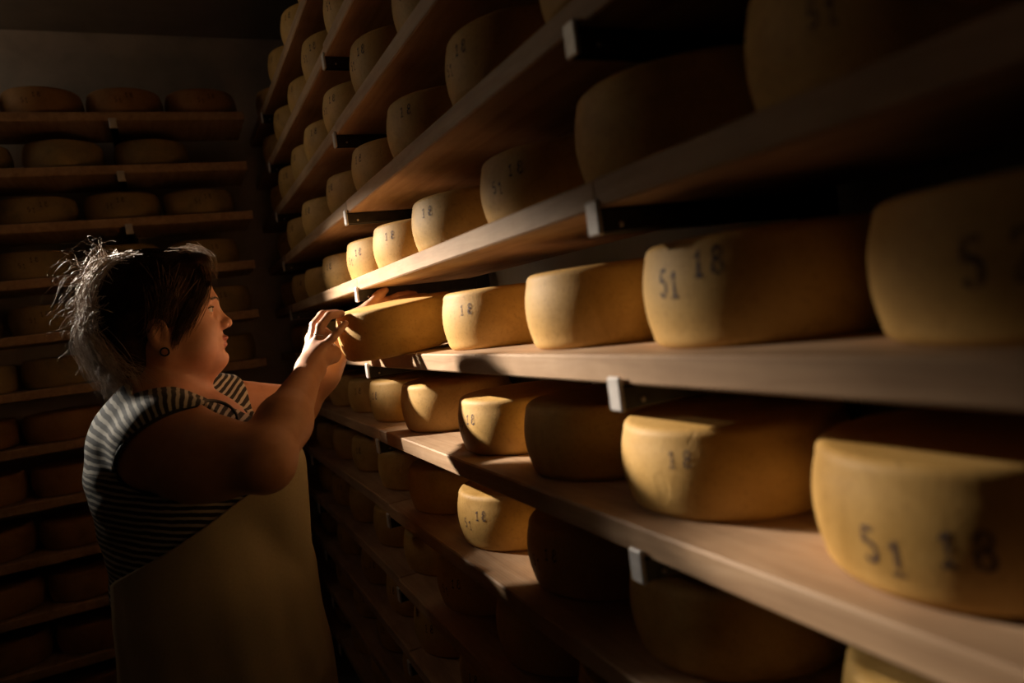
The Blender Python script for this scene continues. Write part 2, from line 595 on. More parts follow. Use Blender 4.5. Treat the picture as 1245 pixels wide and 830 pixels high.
# stamped numerals, stroke by stroke
GLY = {'1': [[(0.15, 0.72), (0.5, 1.0), (0.5, 0.0)], [(0.12, 0.0), (0.88, 0.0)]],
       '5': [[(0.85, 1.0), (0.2, 1.0), (0.16, 0.56), (0.5, 0.62), (0.8, 0.5), (0.86, 0.26), (0.68, 0.04), (0.36, 0.0), (0.12, 0.14)]],
       '8': [[(0.5, 0.54), (0.2, 0.64), (0.2, 0.9), (0.5, 1.0), (0.8, 0.9), (0.8, 0.64), (0.5, 0.54), (0.14, 0.4), (0.14, 0.12), (0.5, 0.0),
              (0.86, 0.12), (0.86, 0.4), (0.5, 0.54)]],
       '2': [[(0.12, 0.76), (0.28, 0.96), (0.6, 1.0), (0.84, 0.82), (0.76, 0.56), (0.15, 0.05)], [(0.1, 0.02), (0.9, 0.02)]]}
def stamp_mesh(items, R=0.136, H=0.105):
    """items: (glyph, angle in rad, height of its foot, size)"""
    V = []; F = []
    def put(u, z):
        t = (z - H / 2) / (H / 2 - 0.013)
        r = R + 0.0004 - 0.006 * min(1, t * t)
        V.append((r * math.cos(u), r * math.sin(u), z))
    for g, a0, z0, size in items:
        w = size * 0.52
        for st in GLY[g]:
            st = np.array(st)
            P = [st[0]]
            for i in range(1, len(st)):
                for t in (0.34, 0.67, 1.0):
                    P.append(st[i - 1] * (1 - t) + st[i] * t)
            P = np.array(P) * (w, size)
            n0 = len(V)
            hw = size * 0.082
            for i in range(len(P)):
                t = P[min(i + 1, len(P) - 1)] - P[max(i - 1, 0)]
                t = t / (np.linalg.norm(t) + 1e-9)
                nn = np.array([-t[1], t[0]])
                for sgn in (-1, 1):
                    q = P[i] + nn * hw * sgn
                    put(a0 + q[0] / R, z0 + q[1])
            for i in range(len(P) - 1):
                F.append((n0 + 2 * i, n0 + 2 * i + 1, n0 + 2 * i + 3, n0 + 2 * i + 2))
    me = bpy.data.meshes.new('stamp')
    me.from_pydata(V, [], F)
    me.materials.append(M['ink'])
    return me
D2 = math.radians
ST_A = [stamp_mesh([('5', D2(173.5), 0.054, 0.025), ('1', D2(181.0), 0.052, 0.025)]),
        stamp_mesh([('1', D2(194.5), 0.069, 0.024), ('8', D2(203.0), 0.069, 0.025)])]
ST_B = [stamp_mesh([('5', D2(180), 0.040, 0.029), ('2', D2(192), 0.042, 0.029)]),
        stamp_mesh([('1', D2(210), 0.070, 0.024), ('8', D2(219), 0.070, 0.024)])]
ST_E = [stamp_mesh([('5', D2(173.5), 0.029, 0.026), ('1', D2(182.5), 0.024, 0.026)]),
        stamp_mesh([('1', D2(198), 0.038, 0.025), ('8', D2(207.0), 0.038, 0.026)])]
ST_C = stamp_mesh([('5', D2(176), 0.044, 0.017), ('1', D2(182), 0.041, 0.017), ('1', D2(192), 0.062, 0.017), ('8', D2(199), 0.062, 0.018)])
ST_D = stamp_mesh([('1', D2(190), 0.064, 0.018), ('8', D2(198), 0.064, 0.018)])

CM = [cheese_mesh(i, M['cheese']) for i in range(5)]
CO = [cheese_mesh(20 + i, M['cheese_dull'], 0.131, 0.101) for i in range(3)]
CR = [cheese_mesh(30 + i, M['cheese_red'], 0.131, 0.101) for i in range(2)]
ORD = ['first', 'second', 'third', 'fourth', 'fifth', 'sixth', 'seventh', 'eighth', 'ninth', 'tenth', 'eleventh']

ROWS = {-3: [2.4, 2.08, 1.77, 1.46], -2: [2.55, 2.25, 1.93, 1.61, 1.3, 0.98], -1: [2.42, 2.08, 1.7, 1.39, 1.1, 0.79, 0.47],
        0: [2.35, 2.05, 1.76, 1.43, 1.14, 0.85, 0.53, 0.22], 1: [2.5, 2.2, 1.9, 1.62, 1.29, 0.98, 0.65, 0.35, 0.06, -0.28],
        2: [2.45, 2.15, 1.85, 1.55, 1.25, 0.97, 0.58, 0.30, 0.03, -0.275], 3: [2.55, 2.24, 1.93, 1.6, 1.27, 0.60, 0.24, -0.055, -0.355],
        4: [2.58, 2.27, 1.95, 1.63, 1.30, 1.005, 0.69, 0.36, 0.055, -0.225], 5: [2.46, 2.16, 1.8, 1.4, 1.1, 0.77, 0.43, 0.11],
        6: [2.46, 2.16, 1.87, 1.585, 1.275, 0.965, 0.64, 0.33], 7: [2.43, 2.07, 1.77, 1.46, 1.13, 0.81], 8: [2.45, 2.04, 1.7, 1.39]}
MARK = {(3, -0.055): ('ST_A', 'yellow cheese wheel stamped 51 18, third right of the held cheese on its shelf'),
        (3, -0.355): ('ST_B', 'dim cheese wheel stamped 52 at the right photo edge, on the held cheese shelf'),
        (2, -0.275): ('ST_E', 'largest pale cheese wheel stamped 51 18 near the lower right photo corner')}
XC = 0.166
for k, ys in ROWS.items():
    for i, y in enumerate(ys):
        xc = XC + random.uniform(-0.006, 0.004)
        yy = y
        if k >= 5:
            xc, yy = xc - 0.027, y - 0.072
        elif k == 4:
            xc, yy = xc - 0.014, y - 0.038
        o = bpy.data.objects.new('cheese_wheel', random.choice(CM))
        o.location = (xc, yy, Z0 + k * S + BT)
        o.rotation_euler = (0, 0, random.uniform(0, 6.28))
        s = random.uniform(0.985, 1.012)
        o.scale = (s, s * random.uniform(0.985, 1.015), random.uniform(0.95, 1.05))
        link(o)
        mk = MARK.get((k, y))
        lab = mk[1] if mk else f"yellow wheel on right rack, shelf {tier_word(k)}, {ORD[i]} from far end"
        if k == 3 and i >= 5 and not mk:
            lab = f"yellow cheese wheel {ORD[i - 5]} right of the held cheese on its shelf"
        tag(o, lab, 'cheese', 'cheese wheels on the right rack')
        sts = []
        if mk:
            sts = {'ST_A': ST_A, 'ST_B': ST_B, 'ST_E': ST_E}[mk[0]]
        elif random.random() < 0.6 or k >= 5:
            sts = [random.choice((ST_C, ST_C, ST_D))]
        turn = 0 if mk else random.uniform(-0.1, 0.22)
        for st in sts:
            q = bpy.data.objects.new('ink_stamp', st)
            link(q, o)
            q.rotation_euler = (0, 0, -o.rotation_euler.z + turn)

# cheese lifted out by the woman
held = bpy.data.objects.new('cheese_wheel', CM[2])
n = Vector((math.sin(D2(-6)), -math.sin(D2(3)), 1)).normalized()
hc = Vector((0.034, 0.92, 0.691 + Z0)) - n * 0.0525
held.matrix_world = Matrix.Translation(hc) @ n.to_track_quat('Z', 'Y').to_matrix().to_4x4()
held.scale = (1.01, 1.01, 1.0)
link(held)
tag(held, "sunlit cheese wheel held in the woman's hands, half pulled off its shelf", 'cheese', 'cheese wheels on the right rack')

BACK = {8: [-0.20, -0.466, -0.732, -1.0], 7: [-0.40, -0.69, -0.98], 6: [-0.26, -0.527, -0.80, -1.07], 5: [-0.27, -0.55, -0.83, -1.1],
        4: [-0.25, -0.53, -0.81, -1.09], 3: [-0.26, -0.53, -0.797, -1.065]}
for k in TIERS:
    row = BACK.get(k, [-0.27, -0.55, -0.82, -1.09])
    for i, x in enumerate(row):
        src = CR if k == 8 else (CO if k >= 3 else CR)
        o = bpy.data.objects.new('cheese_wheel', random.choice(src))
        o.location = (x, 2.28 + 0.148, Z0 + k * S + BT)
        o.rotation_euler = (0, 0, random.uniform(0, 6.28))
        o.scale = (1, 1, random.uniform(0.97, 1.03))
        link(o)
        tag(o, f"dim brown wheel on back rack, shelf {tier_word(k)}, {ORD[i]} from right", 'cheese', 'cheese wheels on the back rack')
        if k >= 4 and k != 7:
            q = bpy.data.objects.new('ink_stamp', ST_C)
            link(q, o)
            q.scale = (0.131 / 0.136, 0.131 / 0.136, 0.101 / 0.105)
            q.rotation_euler = (0, 0, -o.rotation_euler.z + D2(80) + random.uniform(-0.15, 0.15))

# ------------------------------------------------------------------ the woman
# signed distance fields, frame coordinates (z measured from Z0), polygonised with surface nets
f32 = np.float32
def ell(P, c, r):
    q = (P - np.array(c, f32)) / np.array(r, f32)
    k0 = np.sqrt((q * q).sum(-1))
    q2 = q / np.array(r, f32)
    k1 = np.sqrt((q2 * q2).sum(-1)) + 1e-9
    return k0 * (k0 - 1) / k1
def sph(P, c, r):
    d = P - np.array(c, f32)
    return np.sqrt((d * d).sum(-1)) - f32(r)
def cone(P, a, b, ra, rb):
    a = np.array(a, f32); b = np.array(b, f32)
    ba = b - a
    pa = P - a
    h = np.clip((pa @ ba) / max(float(ba @ ba), 1e-12), 0, 1)
    d = pa - h[..., None] * ba
    return np.sqrt((d * d).sum(-1)) - (f32(ra) + h * f32(rb - ra))
def smin(a, b, k):
    h = np.maximum(f32(k) - np.abs(a - b), 0) / f32(k)
    return np.minimum(a, b) - h * h * f32(k * 0.25)
def smax(a, b, k):
    return -smin(-a, -b, k)

def nets(f, lo, hi, h, keep=None):
    lo = np.array(lo, float); hi = np.array(hi, float)
    n = np.ceil((hi - lo) / h).astype(int) + 1
    ax = [(lo[i] + h * np.arange(n[i])).astype(f32) for i in range(3)]
    D = np.empty(n, f32)
    step = max(1, int(600000 / (n[1] * n[2])))
    for i in range(0, n[0], step):
        X, Y, Zg = np.meshgrid(ax[0][i:i + step], ax[1], ax[2], indexing='ij')
        D[i:i + step] = f(np.stack([X, Y, Zg], -1))
    neg = D < 0
    corners = [(a, b, c) for a in (0, 1) for b in (0, 1) for c in (0, 1)]
    cnt = sum(neg[a:n[0] - 1 + a, b:n[1] - 1 + b, c:n[2] - 1 + c].astype(np.int8) for a, b, c in corners)
    act = (cnt > 0) & (cnt < 8)
    ids = -np.ones(act.shape, np.int64)
    I = np.argwhere(act)
    ids[act] = np.arange(len(I))
    acc = np.zeros((len(I), 3)); num = np.zeros(len(I))
    for a in corners:
        for d in range(3):
            if a[d] == 1:
                continue
            b = list(a); b[d] = 1
            va = D[I[:, 0] + a[0], I[:, 1] + a[1], I[:, 2] + a[2]]
            vb = D[I[:, 0] + b[0], I[:, 1] + b[1], I[:, 2] + b[2]]
            cr = (va < 0) != (vb < 0)
            t = np.where(cr, va / np.where(cr, va - vb, 1), 0)
            p = np.array(a, float)[None] + t[:, None] * (np.array(b) - np.array(a))[None]
            acc[cr] += p[cr]; num[cr] += 1
    V = lo + (I + acc / num[:, None]) * h
    F = []
    for d in range(3):
        e = [0, 0, 0]; e[d] = 1
        u, w = (d + 1) % 3, (d + 2) % 3
        A = neg[:n[0] - e[0], :n[1] - e[1], :n[2] - e[2]]
        B = neg[e[0]:, e[1]:, e[2]:]
        E = np.argwhere(A != B)
        ok = (E[:, u] > 0) & (E[:, w] > 0) & (E[:, u] < n[u] - 1) & (E[:, w] < n[w] - 1)
        E = E[ok]
        fl = A[E[:, 0], E[:, 1], E[:, 2]]
        def cell(du, dw):
            c = E.copy(); c[:, u] += du; c[:, w] += dw
            return ids[c[:, 0], c[:, 1], c[:, 2]]
        q = np.stack([cell(-1, -1), cell(0, -1), cell(0, 0), cell(-1, 0)], 1)
        q[~fl] = q[~fl][:, ::-1]
        F.append(q)
    F = np.concatenate(F)
    F = F[(F >= 0).all(1)]
    if keep is not None:
        F = F[keep(V[F].mean(1))]
        used = np.unique(F)
        m = -np.ones(len(V), np.int64); m[used] = np.arange(len(used))
        V = V[used]; F = m[F]
    return V, F

YH = 0.93
def mirror(P):
    Q = P.copy()
    Q[..., 1] = np.abs(P[..., 1] - f32(YH))
    return Q

def head_sdf(P):
    Q = mirror(P)
    d = ell(Q, (-.437, 0, .795), (.101, .077, .090))
    d = smin(d, ell(Q, (-.405, 0, .737), (.071, .066, .085)), .02)
    d = smin(d, cone(Q, (-.364, .010, .672), (-.435, .052, .705), .023, .030), .025)
    d = smin(d, sph(Q, (-.392, .036, .705), .041), .02)
    d = smin(d, ell(Q, (-.3525, 0, .674), (.0245, .024, .022)), .018)
    d = smin(d, sph(Q, (-.392, 0, .652), .033), .03)
    d = smin(d, cone(Q, (-.452, 0, .70), (-.462, 0, .575), .060, .072), .03)
    d = smin(d, cone(Q, (-.345, .008, .7905), (-.357, .040, .7915), .0125, .012), .012)
    # eye sockets
    d = smax(d, -sph(Q, (-.3335, .0355, .7715), .0180), .010)
    # nose
    d = smin(d, cone(Q, (-.3435, 0, .778), (-.3235, 0, .7470), .0075, .0086), .012)
    d = smin(d, sph(Q, (-.3208, 0, .7425), .0093), .006)
    d = smin(d, ell(Q, (-.332, .0125, .7375), (.0115, .0068, .0080)), .006)
    d = smax(d, -sph(Q, (-.3285, .0065, .7295), .0032), .003)
    # mouth
    d = smin(d, ell(Q, (-.349, 0, .7065), (.019, .027, .021)), .014)
    d = smin(d, ell(Q, (-.3325, 0, .7130), (.0095, .020, .0058)), .004)
    d = smin(d, ell(Q, (-.3355, 0, .7000), (.0088, .018, .0064)), .004)
    d = smax(d, -cone(Q, (-.3225, 0, .7065), (-.336, .026, .7055), .0022, .0016), .003)
    d = smax(d, -cone(Q, (-.3275, 0, .688), (-.334, .015, .688), .0036, .002), .008)
    # ears
    e = ell(Q, (-.449, .0775, .735), (.019, .0085, .032))
    e = smax(e, -ell(Q, (-.444, .0865, .739), (.0115, .0065, .021)), .004)
    e = smin(e, sph(Q, (-.440, .0755, .707), .0075), .006)
    d = smin(d, e, .006)
    # lids
    lid = sph(Q, (-.3575, .0340, .7715), .0135)
    slit = np.abs(Q[..., 2] - f32(.7712) + (Q[..., 1] - f32(.0340)) ** 2 * 9) - f32(.0042)
    slit = np.maximum(slit, -(Q[..., 0] - f32(-.3625)))
    lid = smax(lid, -slit, .0015)
    d = smin(d, lid, .003)
    return d

RH = {'w': (-.186, .832, .628), 'p': [(-.1545, .836, .668), (-.1335, .829, .6845), (-.1195, .829, .697), (-.1035, .833, .7095)],
      'r': [(-.160, .857, .678), (-.1495, .858, .710), (-.1275, .867, .7305), (-.099, .878, .7315)],
      'm': [(-.163, .887, .684), (-.153, .894, .716), (-.133, .903, .735), (-.101, .913, .735)],
      'i': [(-.160, .922, .686), (-.149, .932, .716), (-.129, .940, .735), (-.100, .948, .735)],
      't': [(-.170, .915, .650), (-.150, .950, .655), (-.128, .978, .664), (-.104, 1.000, .672)]}
def hand_r(P):
    palm = cone(P, RH['w'], RH['r'][0], .0235, .0145)
    for f in 'pmi':
        palm = smin(palm, cone(P, RH['w'], RH[f][0], .021, .0125), .012)
    palm = smin(palm, cone(P, (-.152, .848, .648), (-.142, .905, .655), .019, .019), .012)
    palm = smin(palm, cone(P, RH['w'], (-.150, .935, .645), .025, .022), .015)
    palm = smin(palm, cone(P, (-.148, .938, .645), (-.154, .925, .684), .021, .0165), .012)
    palm = smin(palm, cone(P, (-.150, .935, .645), RH['t'][1], .02, .013), .012)
    d = palm
    d = smin(d, cone(P, (-.133, .868, .650), (-.131, .935, .664), .020, .019), .012)
    d = smin(d, cone(P, (-.140, .868, .688), (-.137, .930, .700), .016, .015), .010)
    for f, r in (('p', (.0098, .0085, .0078, .0066)), ('r', (.0105, .0094, .0086, .0074)), ('m', (.011, .0096, .0088, .0076)),
                 ('i', (.0108, .0095, .0087, .0075)), ('t', (.0135, .0115, .0105, .0085))):
        J = RH[f]
        fd = None
        for a in range(3):
            c = cone(P, J[a], J[a + 1], r[a], r[a + 1])
            fd = c if fd is None else smin(fd, c, .003)
        d = smin(d, fd, .0045)
    return d
LH = {'w': (-.016, 1.098, .716), 'i': [(.059, 1.090, .7525), (.092, 1.083, .7625), (.113, 1.077, .7645), (.129, 1.071, .7625)],
      'm': [(.066, 1.082, .744), (.104, 1.062, .752), (.124, 1.045, .7525), (.143, 1.032, .7535)],
      'r': [(.066, 1.078, .727), (.106, 1.073, .724), (.134, 1.058, .721), (.156, 1.040, .719)],
      'p': [(.060, 1.080, .708), (.092, 1.077, .701), (.116, 1.066, .697), (.136, 1.052, .695)],
      't': [(.015, 1.090, .742), (.036, 1.086, .7655), (.0475, 1.085, .7735), (.0600, 1.082, .7805)]}
def hand_l(P):
    palm = cone(P, LH['w'], LH['m'][0], .0235, .0145)
    for f in 'irp':
        palm = smin(palm, cone(P, LH['w'], LH[f][0], .020, .0125), .012)
    palm = smin(palm, cone(P, LH['w'], LH['t'][0], .022, .0165), .012)
    palm = smin(palm, cone(P, LH['t'][0], (.055, 1.085, .746), .012, .010), .012)
    d = palm
    for f, r in (('i', (.0108, .0098, .0088, .0072)), ('m', (.0108, .0096, .0086, .0072)), ('r', (.0105, .0094, .0086, .007)),
                 ('p', (.0095, .0082, .0074, .0062)), ('t', (.0145, .0118, .0112, .0078))):
        J = LH[f]
        fd = None
        for a in range(3):
            c = cone(P, J[a], J[a + 1], r[a], r[a + 1])
            fd = c if fd is None else smin(fd, c, .003)
        d = smin(d, fd, .0045)
    return d
SHR, ELR, WRR = (-.458, .760, .535), (-.318, .607, .497), RH['w']
SHL, ELL, WRL = (-.385, 1.115, .565), (-.180, 1.135, .530), LH['w']
def arm_r(P):
    d = cone(P, SHR, ELR, .078, .050)
    d = smin(d, ell(P, (-.40, .70, .495), (.08, .08, .055)), .05)
    mid = tuple(np.array(ELR) * .62 + np.array(WRR) * .38)
    d = smin(d, cone(P, ELR, mid, .047, .045), .02)
    d = smin(d, cone(P, mid, WRR, .045, .0255), .03)
    return d
def arm_l(P):
    d = cone(P, SHL, ELL, .070, .048)
    mid = tuple(np.array(ELL) * .62 + np.array(WRL) * .38)
    d = smin(d, cone(P, ELL, mid, .046, .042), .02)
    d = smin(d, cone(P, mid, WRL, .042, .0245), .03)
    return d
def torso(P):
    Q = mirror(P)
    d = ell(Q, (-.440, 0, .42), (.160, .185, .21))
    d = smin(d, ell(Q, (-.495, .04, .51), (.095, .13, .125)), .05)
    d = smin(d, ell(Q, (-.318, .085, .445), (.085, .092, .090)), .05)
    d = smin(d, ell(Q, (-.415, 0, .22), (.178, .205, .20)), .06)
    d = smin(d, ell(Q, (-.420, 0, .02), (.185, .215, .17)), .08)
    d = smin(d, cone(Q, (-.462, .03, .590), (-.452, .175, .548), .058, .066), .04)
    d = smin(d, ell(Q, (-.40, 0, .535), (.075, .12, .06)), .04)
    return d
def legs(P):
    Q = mirror(P)
    d = cone(Q, (-.42, .10, -.02), (-.41, .105, -.30), .115, .075)
    d = smin(d, cone(Q, (-.41, .105, -.30), (-.43, .11, -.62), .070, .042), .03)
    d = smin(d, cone(Q, (-.445, .11, -.655), (-.31, .125, -.665), .040, .034), .03)
    return d
def body_sdf(P):
    d = smin(torso(P), head_sdf(P), .03)
    d = smin(d, arm_r(P), .035)
    d = smin(d, arm_l(P), .035)
    d = smin(d, hand_r(P), .012)
    d = smin(d, hand_l(P), .012)
    d = smin(d, legs(P), .05)
    return d
def head_only(P):
    return smin(head_sdf(P), torso(P), .03)
def handr_only(P):
    return smin(smin(hand_r(P), arm_r(P), .012), f32(9.0) + P[..., 0] * 0, .01)
def handl_only(P):
    return smin(hand_l(P), arm_l(P), .012)

HB = (np.array((-.56, .81, .645)), np.array((-.30, 1.05, .90)))
RB = (np.array((-.195, .80, .60)), np.array((-.06, .97, .76)))
LB = (np.array((-.03, .99, .67)), np.array((.18, 1.14, .81)))
def inside(C, B, m):
    return ((C > B[0] + m) & (C < B[1] - m)).all(1)
h0 = 0.0055
Vb, Fb = nets(body_sdf, (-.66, .50, -.71), (.19, 1.26, .92), h0,
              lambda C: ~(inside(C, HB, .006) | inside(C, RB, .006) | inside(C, LB, .006)))
Vh, Fh = nets(head_only, HB[0] - .01, HB[1] + .01, 0.0019, lambda C: inside(C, HB, 0))
Vr, Fr = nets(handr_only, RB[0] - .01, RB[1] + .01, 0.0016, lambda C: inside(C, RB, 0))
Vl, Fl = nets(handl_only, LB[0] - .01, LB[1] + .01, 0.0016, lambda C: inside(C, LB, 0))
VV = []; FF = []; o_ = 0
for v, f in ((Vb, Fb), (Vh, Fh), (Vr, Fr), (Vl, Fl)):
    VV.append(v); FF.append(f + o_); o_ += len(v)
VV = np.concatenate(VV); FF = np.concatenate(FF)

person = empty('person', (-.42, YH, 0))
tag(person, 'woman in striped sleeveless shirt and cream apron lifting a cheese from the rack', 'person')
ORG = np.array((-.42, YH, -Z0))       # parts are stored relative to the person's base
def ploc(V):
    return np.asarray(V) - ORG
body = np_mesh('body', ploc(VV), FF, M['skin'], person)
Q = mirror(VV.astype(f32))
lipd = np.minimum(ell(Q, (-.3325, 0, .7130), (.0098, .022, .0060)), ell(Q, (-.3355, 0, .7000), (.0092, .020, .0066)))
lipv = np.clip(1 - (lipd - .0003) / .0022, 0, 1) * (VV[:, 0] > -.352)
a_ = body.data.attributes.new('lip', 'FLOAT', 'POINT')
a_.data.foreach_set('value', lipv.astype(f32))

def uv_sphere(r, seg=24, rings=14):
    return lathe([(max(1e-4, r * math.sin(math.pi * i / rings)), -r * math.cos(math.pi * i / rings)) for i in range(rings + 1)], seg)
for sgn in (-1, 1):
    v, f = uv_sphere(0.0119)
    e = mesh_obj('eye', v, f, M['eye'], person, True, tuple(np.array((-.3575, YH + sgn * .0340, .7715)) - ORG))
    e.rotation_euler = (0, D2(6), 0)
    lv = []
    for t in np.linspace(-1, 1, 15):
        ang = .25 + t * 1.25
        q = np.array((-.3575 + .0140 * math.cos(ang) * .97, YH + sgn * (.0340 + .0140 * math.sin(ang)), .7768 - .0034 * t * t))
        lv.append(q)
    v, f = tube(lv, [.0005] + [.0013] * 13 + [.0005], 5)
    mesh_obj('eyelashes', ploc(v), f, M['brow'], person)
    bv = []; bf = []
    for i in range(46):
        t = random.random()
        base = np.array((-.334 - .022 * t ** 1.6, YH + sgn * (.010 + .036 * t), .7895 + .004 * math.sin(math.pi * t * .9) + random.uniform(-.0025, .0025)))
        tip = base + np.array((-.003, sgn * .007, .0012 + random.uniform(-.001, .001)))
        pp = []
        for q in (base, (base + tip) / 2, tip):
            # settle on the brow
            for _ in range(4):
                g = head_sdf(np.array([[q]], f32))[0, 0]
                q = q + np.array((-1, 0, 0)) * (g - 0.0008) * (1 if g > 0 else 1)
            pp.append(q)
        v, f = tube(pp, [.0007, .0007, .0002], 4)
        bf += [[k + len(bv) for k in q] for q in f]; bv += list(v)
    mesh_obj('eyebrow', ploc(bv), bf, M['brow'], person)

# ---- shirt
def shirt_sdf(P):
    Q = mirror(P)
    d = torso(P)
    d = smin(d, cone(P, SHR, (-.42, .72, .525), .080, .072), .03)
    d = smin(d, cone(P, SHL, (-.332, 1.122, .556), .076, .068), .04)
    wr = (np.sin(P[..., 2] * 55 + P[..., 0] * 30 + np.sin(P[..., 1] * 25)) * .0016 + np.sin(P[..., 2] * 110 - P[..., 0] * 60) * .0008)
    d = d - f32(.007) - wr
    # neckline: wide scoop dropping towards the front
    zn = f32(.645) - (P[..., 0] + f32(.545)) * f32(.50)
    wid = np.abs(P[..., 1] - f32(YH)) - (f32(.078) + (P[..., 2] - f32(.56)) * f32(.55))
    neck = np.maximum(np.maximum(f32(.50) - P[..., 2], wid), -(P[..., 0] + f32(.505)))
    neck = np.maximum(neck, -(P[..., 2] - zn + f32(.06)))
    d = np.maximum(d, -neck)
    # near armhole, seen from the side as a leaning oval
    ca, sa = math.cos(D2(-18)), math.sin(D2(-18))
    ux = (P[..., 0] + f32(.440)); uz = (P[..., 2] - f32(.532))
    a = (ux * ca - uz * sa) / f32(.108); b = (ux * sa + uz * ca) / f32(.064)
    hole = (np.sqrt(a * a + b * b) - 1) * f32(.066)
    hole = np.maximum(hole, P[..., 1] - f32(.80))
    d = np.maximum(d, -hole)
    # far sleeve mouth
    pl = (P[..., 0] + f32(.300)) * f32(.95) + (P[..., 1] - f32(1.10)) * f32(.3)
    d = np.maximum(d, -np.maximum(-pl, -(P[..., 1] - f32(1.03))) * -1 if False else np.maximum(d, np.where(P[..., 1] > 1.04, pl, -1)))
    d = np.maximum(d, f32(.10) - P[..., 2])
    return d
Vs, Fs = nets(shirt_sdf, (-.66, .66, .08), (-.18, 1.24, .68), 0.0035)
shirt = np_mesh('shirt', ploc(Vs), Fs, M['shirt'], person)
shirt['label'] = 'black shirt with wavy pale stripes and dark trim'
per = .1 * 1.1 * math.pi / 28
back = np.where(Vs[:, 2] < .5, Vs[:, 2] + .25 * (Vs[:, 0] + .45) * (Vs[:, 2] < .5),
                .5 + np.mod(np.arctan2(Vs[:, 2] - .5, -(Vs[:, 0] + .45)), 2 * np.pi) * .11)
frontfar = (Vs[:, 1] > YH + .02) & (Vs[:, 0] > -.45)
sv = np.where(frontfar, Vs[:, 2] * .35 - Vs[:, 0] * .9 + .02 * np.sin(Vs[:, 1] * 30), back) / per
a_ = shirt.data.attributes.new('stripe', 'FLOAT', 'POINT')
a_.data.foreach_set('value', sv.astype(f32))

def settle(p, fn, direction, off, far=.12):
    """walk from outside along -direction until the surface"""
    p = np.array(p, float); d = np.array(direction, float); d /= np.linalg.norm(d)
    q = p + d * far
    for _ in range(60):
        g = float(fn(np.array([[q]], f32))[0, 0])
        if g < 0.0004:
            break
        q = q - d * min(g * .8, .02)
    return q + d * off

def body_shirt(P):
    return np.minimum(torso(P) - f32(.007), np.minimum(arm_r(P), cone(P, SHR, (-.42, .72, .525), .087, .079)))
loop = []
ca, sa = math.cos(D2(18)), math.sin(D2(18))
for i in range(48):
    t = 2 * math.pi * i / 48
    a, b = .108 * math.cos(t), .064 * math.sin(t)
    x, z = -.440 + a * ca - b * sa, .532 + a * sa + b * ca
    # rotation used in the cloth cut is by -18 degrees
    x, z = -.440 + a * math.cos(D2(-18)) + b * math.sin(D2(-18)), .532 - a * math.sin(D2(-18)) + b * math.cos(D2(-18))
    loop.append(settle((x, .80, z), lambda P: np.minimum(torso(P), cone(P, SHR, (-.42, .72, .525), .080, .072)) - f32(.007), (0, -1, 0), .0, .2))
v, f = tube(loop, .0034, 8, True)
mesh_obj('armhole_trim', ploc(v), f, M['piping'], person)

# ---- apron: a cloth laid round the trunk and hanging straight from the widest point above
def under(P):
    return torso(P) - f32(.012)
zs = np.linspace(.525, -.36, 90)
th_edge = np.interp(-zs, [-.525, -.49, -.44, -.395, -.35, -.32, -.30, .4], [22, 32, 58, 84, 112, 134, 150, 160])
NT = 72
CX = -.42
rad = np.zeros((len(zs), NT))
for j, z in enumerate(zs):
    th = np.radians(np.linspace(-th_edge[j], th_edge[j], NT))
    lo = np.full(NT, .02); hi = np.full(NT, .40)
    for _ in range(22):
        mid = (lo + hi) / 2
        P = np.stack([CX + mid * np.cos(th), YH + mid * np.sin(th), np.full(NT, max(z, -.05))], -1).astype(f32)
        g = under(P)
        hi = np.where(g > 0, mid, hi); lo = np.where(g > 0, lo, mid)
    rad[j] = hi
ap = []
for j, z in enumerate(zs):
    th = np.radians(np.linspace(-th_edge[j], th_edge[j], NT))
    for i in range(NT):
        r = rad[j, i]
        ap.append((th[i], r, z))
A = np.array(ap).reshape(len(zs), NT, 3)
# hang: below the bust the front may not fall back inward
hx = CX + A[..., 1] * np.cos(A[..., 0]); hy = YH + A[..., 1] * np.sin(A[..., 0])
for j in range(1, len(zs)):
    for i in range(NT):
        w = max(0.0, math.cos(A[j, i, 0]))
        # find the point above in the same direction
        up_th = A[j - 1, :, 0]
        rp = np.interp(A[j, i, 0], up_th, A[j - 1, :, 1])
        target = rp - .0004 - (1 - w) * .004
        if abs(A[j, i, 0]) < abs(up_th[0]) and A[j, i, 1] < target:
            A[j, i, 1] = A[j, i, 1] * (1 - min(1, w * 1.6)) + target * min(1, w * 1.6)
t = np.clip((.42 - A[..., 2]) / .5, 0, 1)
fold = .006 * np.sin(A[..., 0] * 9 + 1.2 + .8 * A[..., 2]) + .003 * np.sin(A[..., 0] * 21 + 2 * A[..., 2] * 3)
R_ = A[..., 1] + t * (fold + .012)
AV = np.stack([CX + R_ * np.cos(A[..., 0]), YH + R_ * np.sin(A[..., 0]), A[..., 2]], -1).reshape(-1, 3)
AF = np.array([(j * NT + i, (j + 1) * NT + i, (j + 1) * NT + i + 1, j * NT + i + 1) for j in range(len(zs) - 1) for i in range(NT - 1)])
apron = np_mesh('apron', ploc(AV), AF, M['apron'], person)
sm = apron.modifiers.new('cloth_thickness', 'SOLIDIFY')
sm.thickness = 0.002
sm.offset = 1
apron['label'] = 'plain cream bib apron'
# neck cord of the apron, over the far and near shoulder
for sgn in (1,):
    pts = []
    for t in np.linspace(0, 1, 14):
        y = YH + sgn * (.075 + .018 * math.sin(math.pi * t) - .035 * t)
        x = -.315 - .085 * t
        pts.append(settle((x, y, .55), lambda P: np.minimum(torso(P) - f32(.008), head_sdf(P)), (.35, sgn * .15, 1), .0008, .2))
    v, f = tube(pts, .0022, 6)
    mesh_obj('apron_cord', ploc(v), f, M['trim'], person)

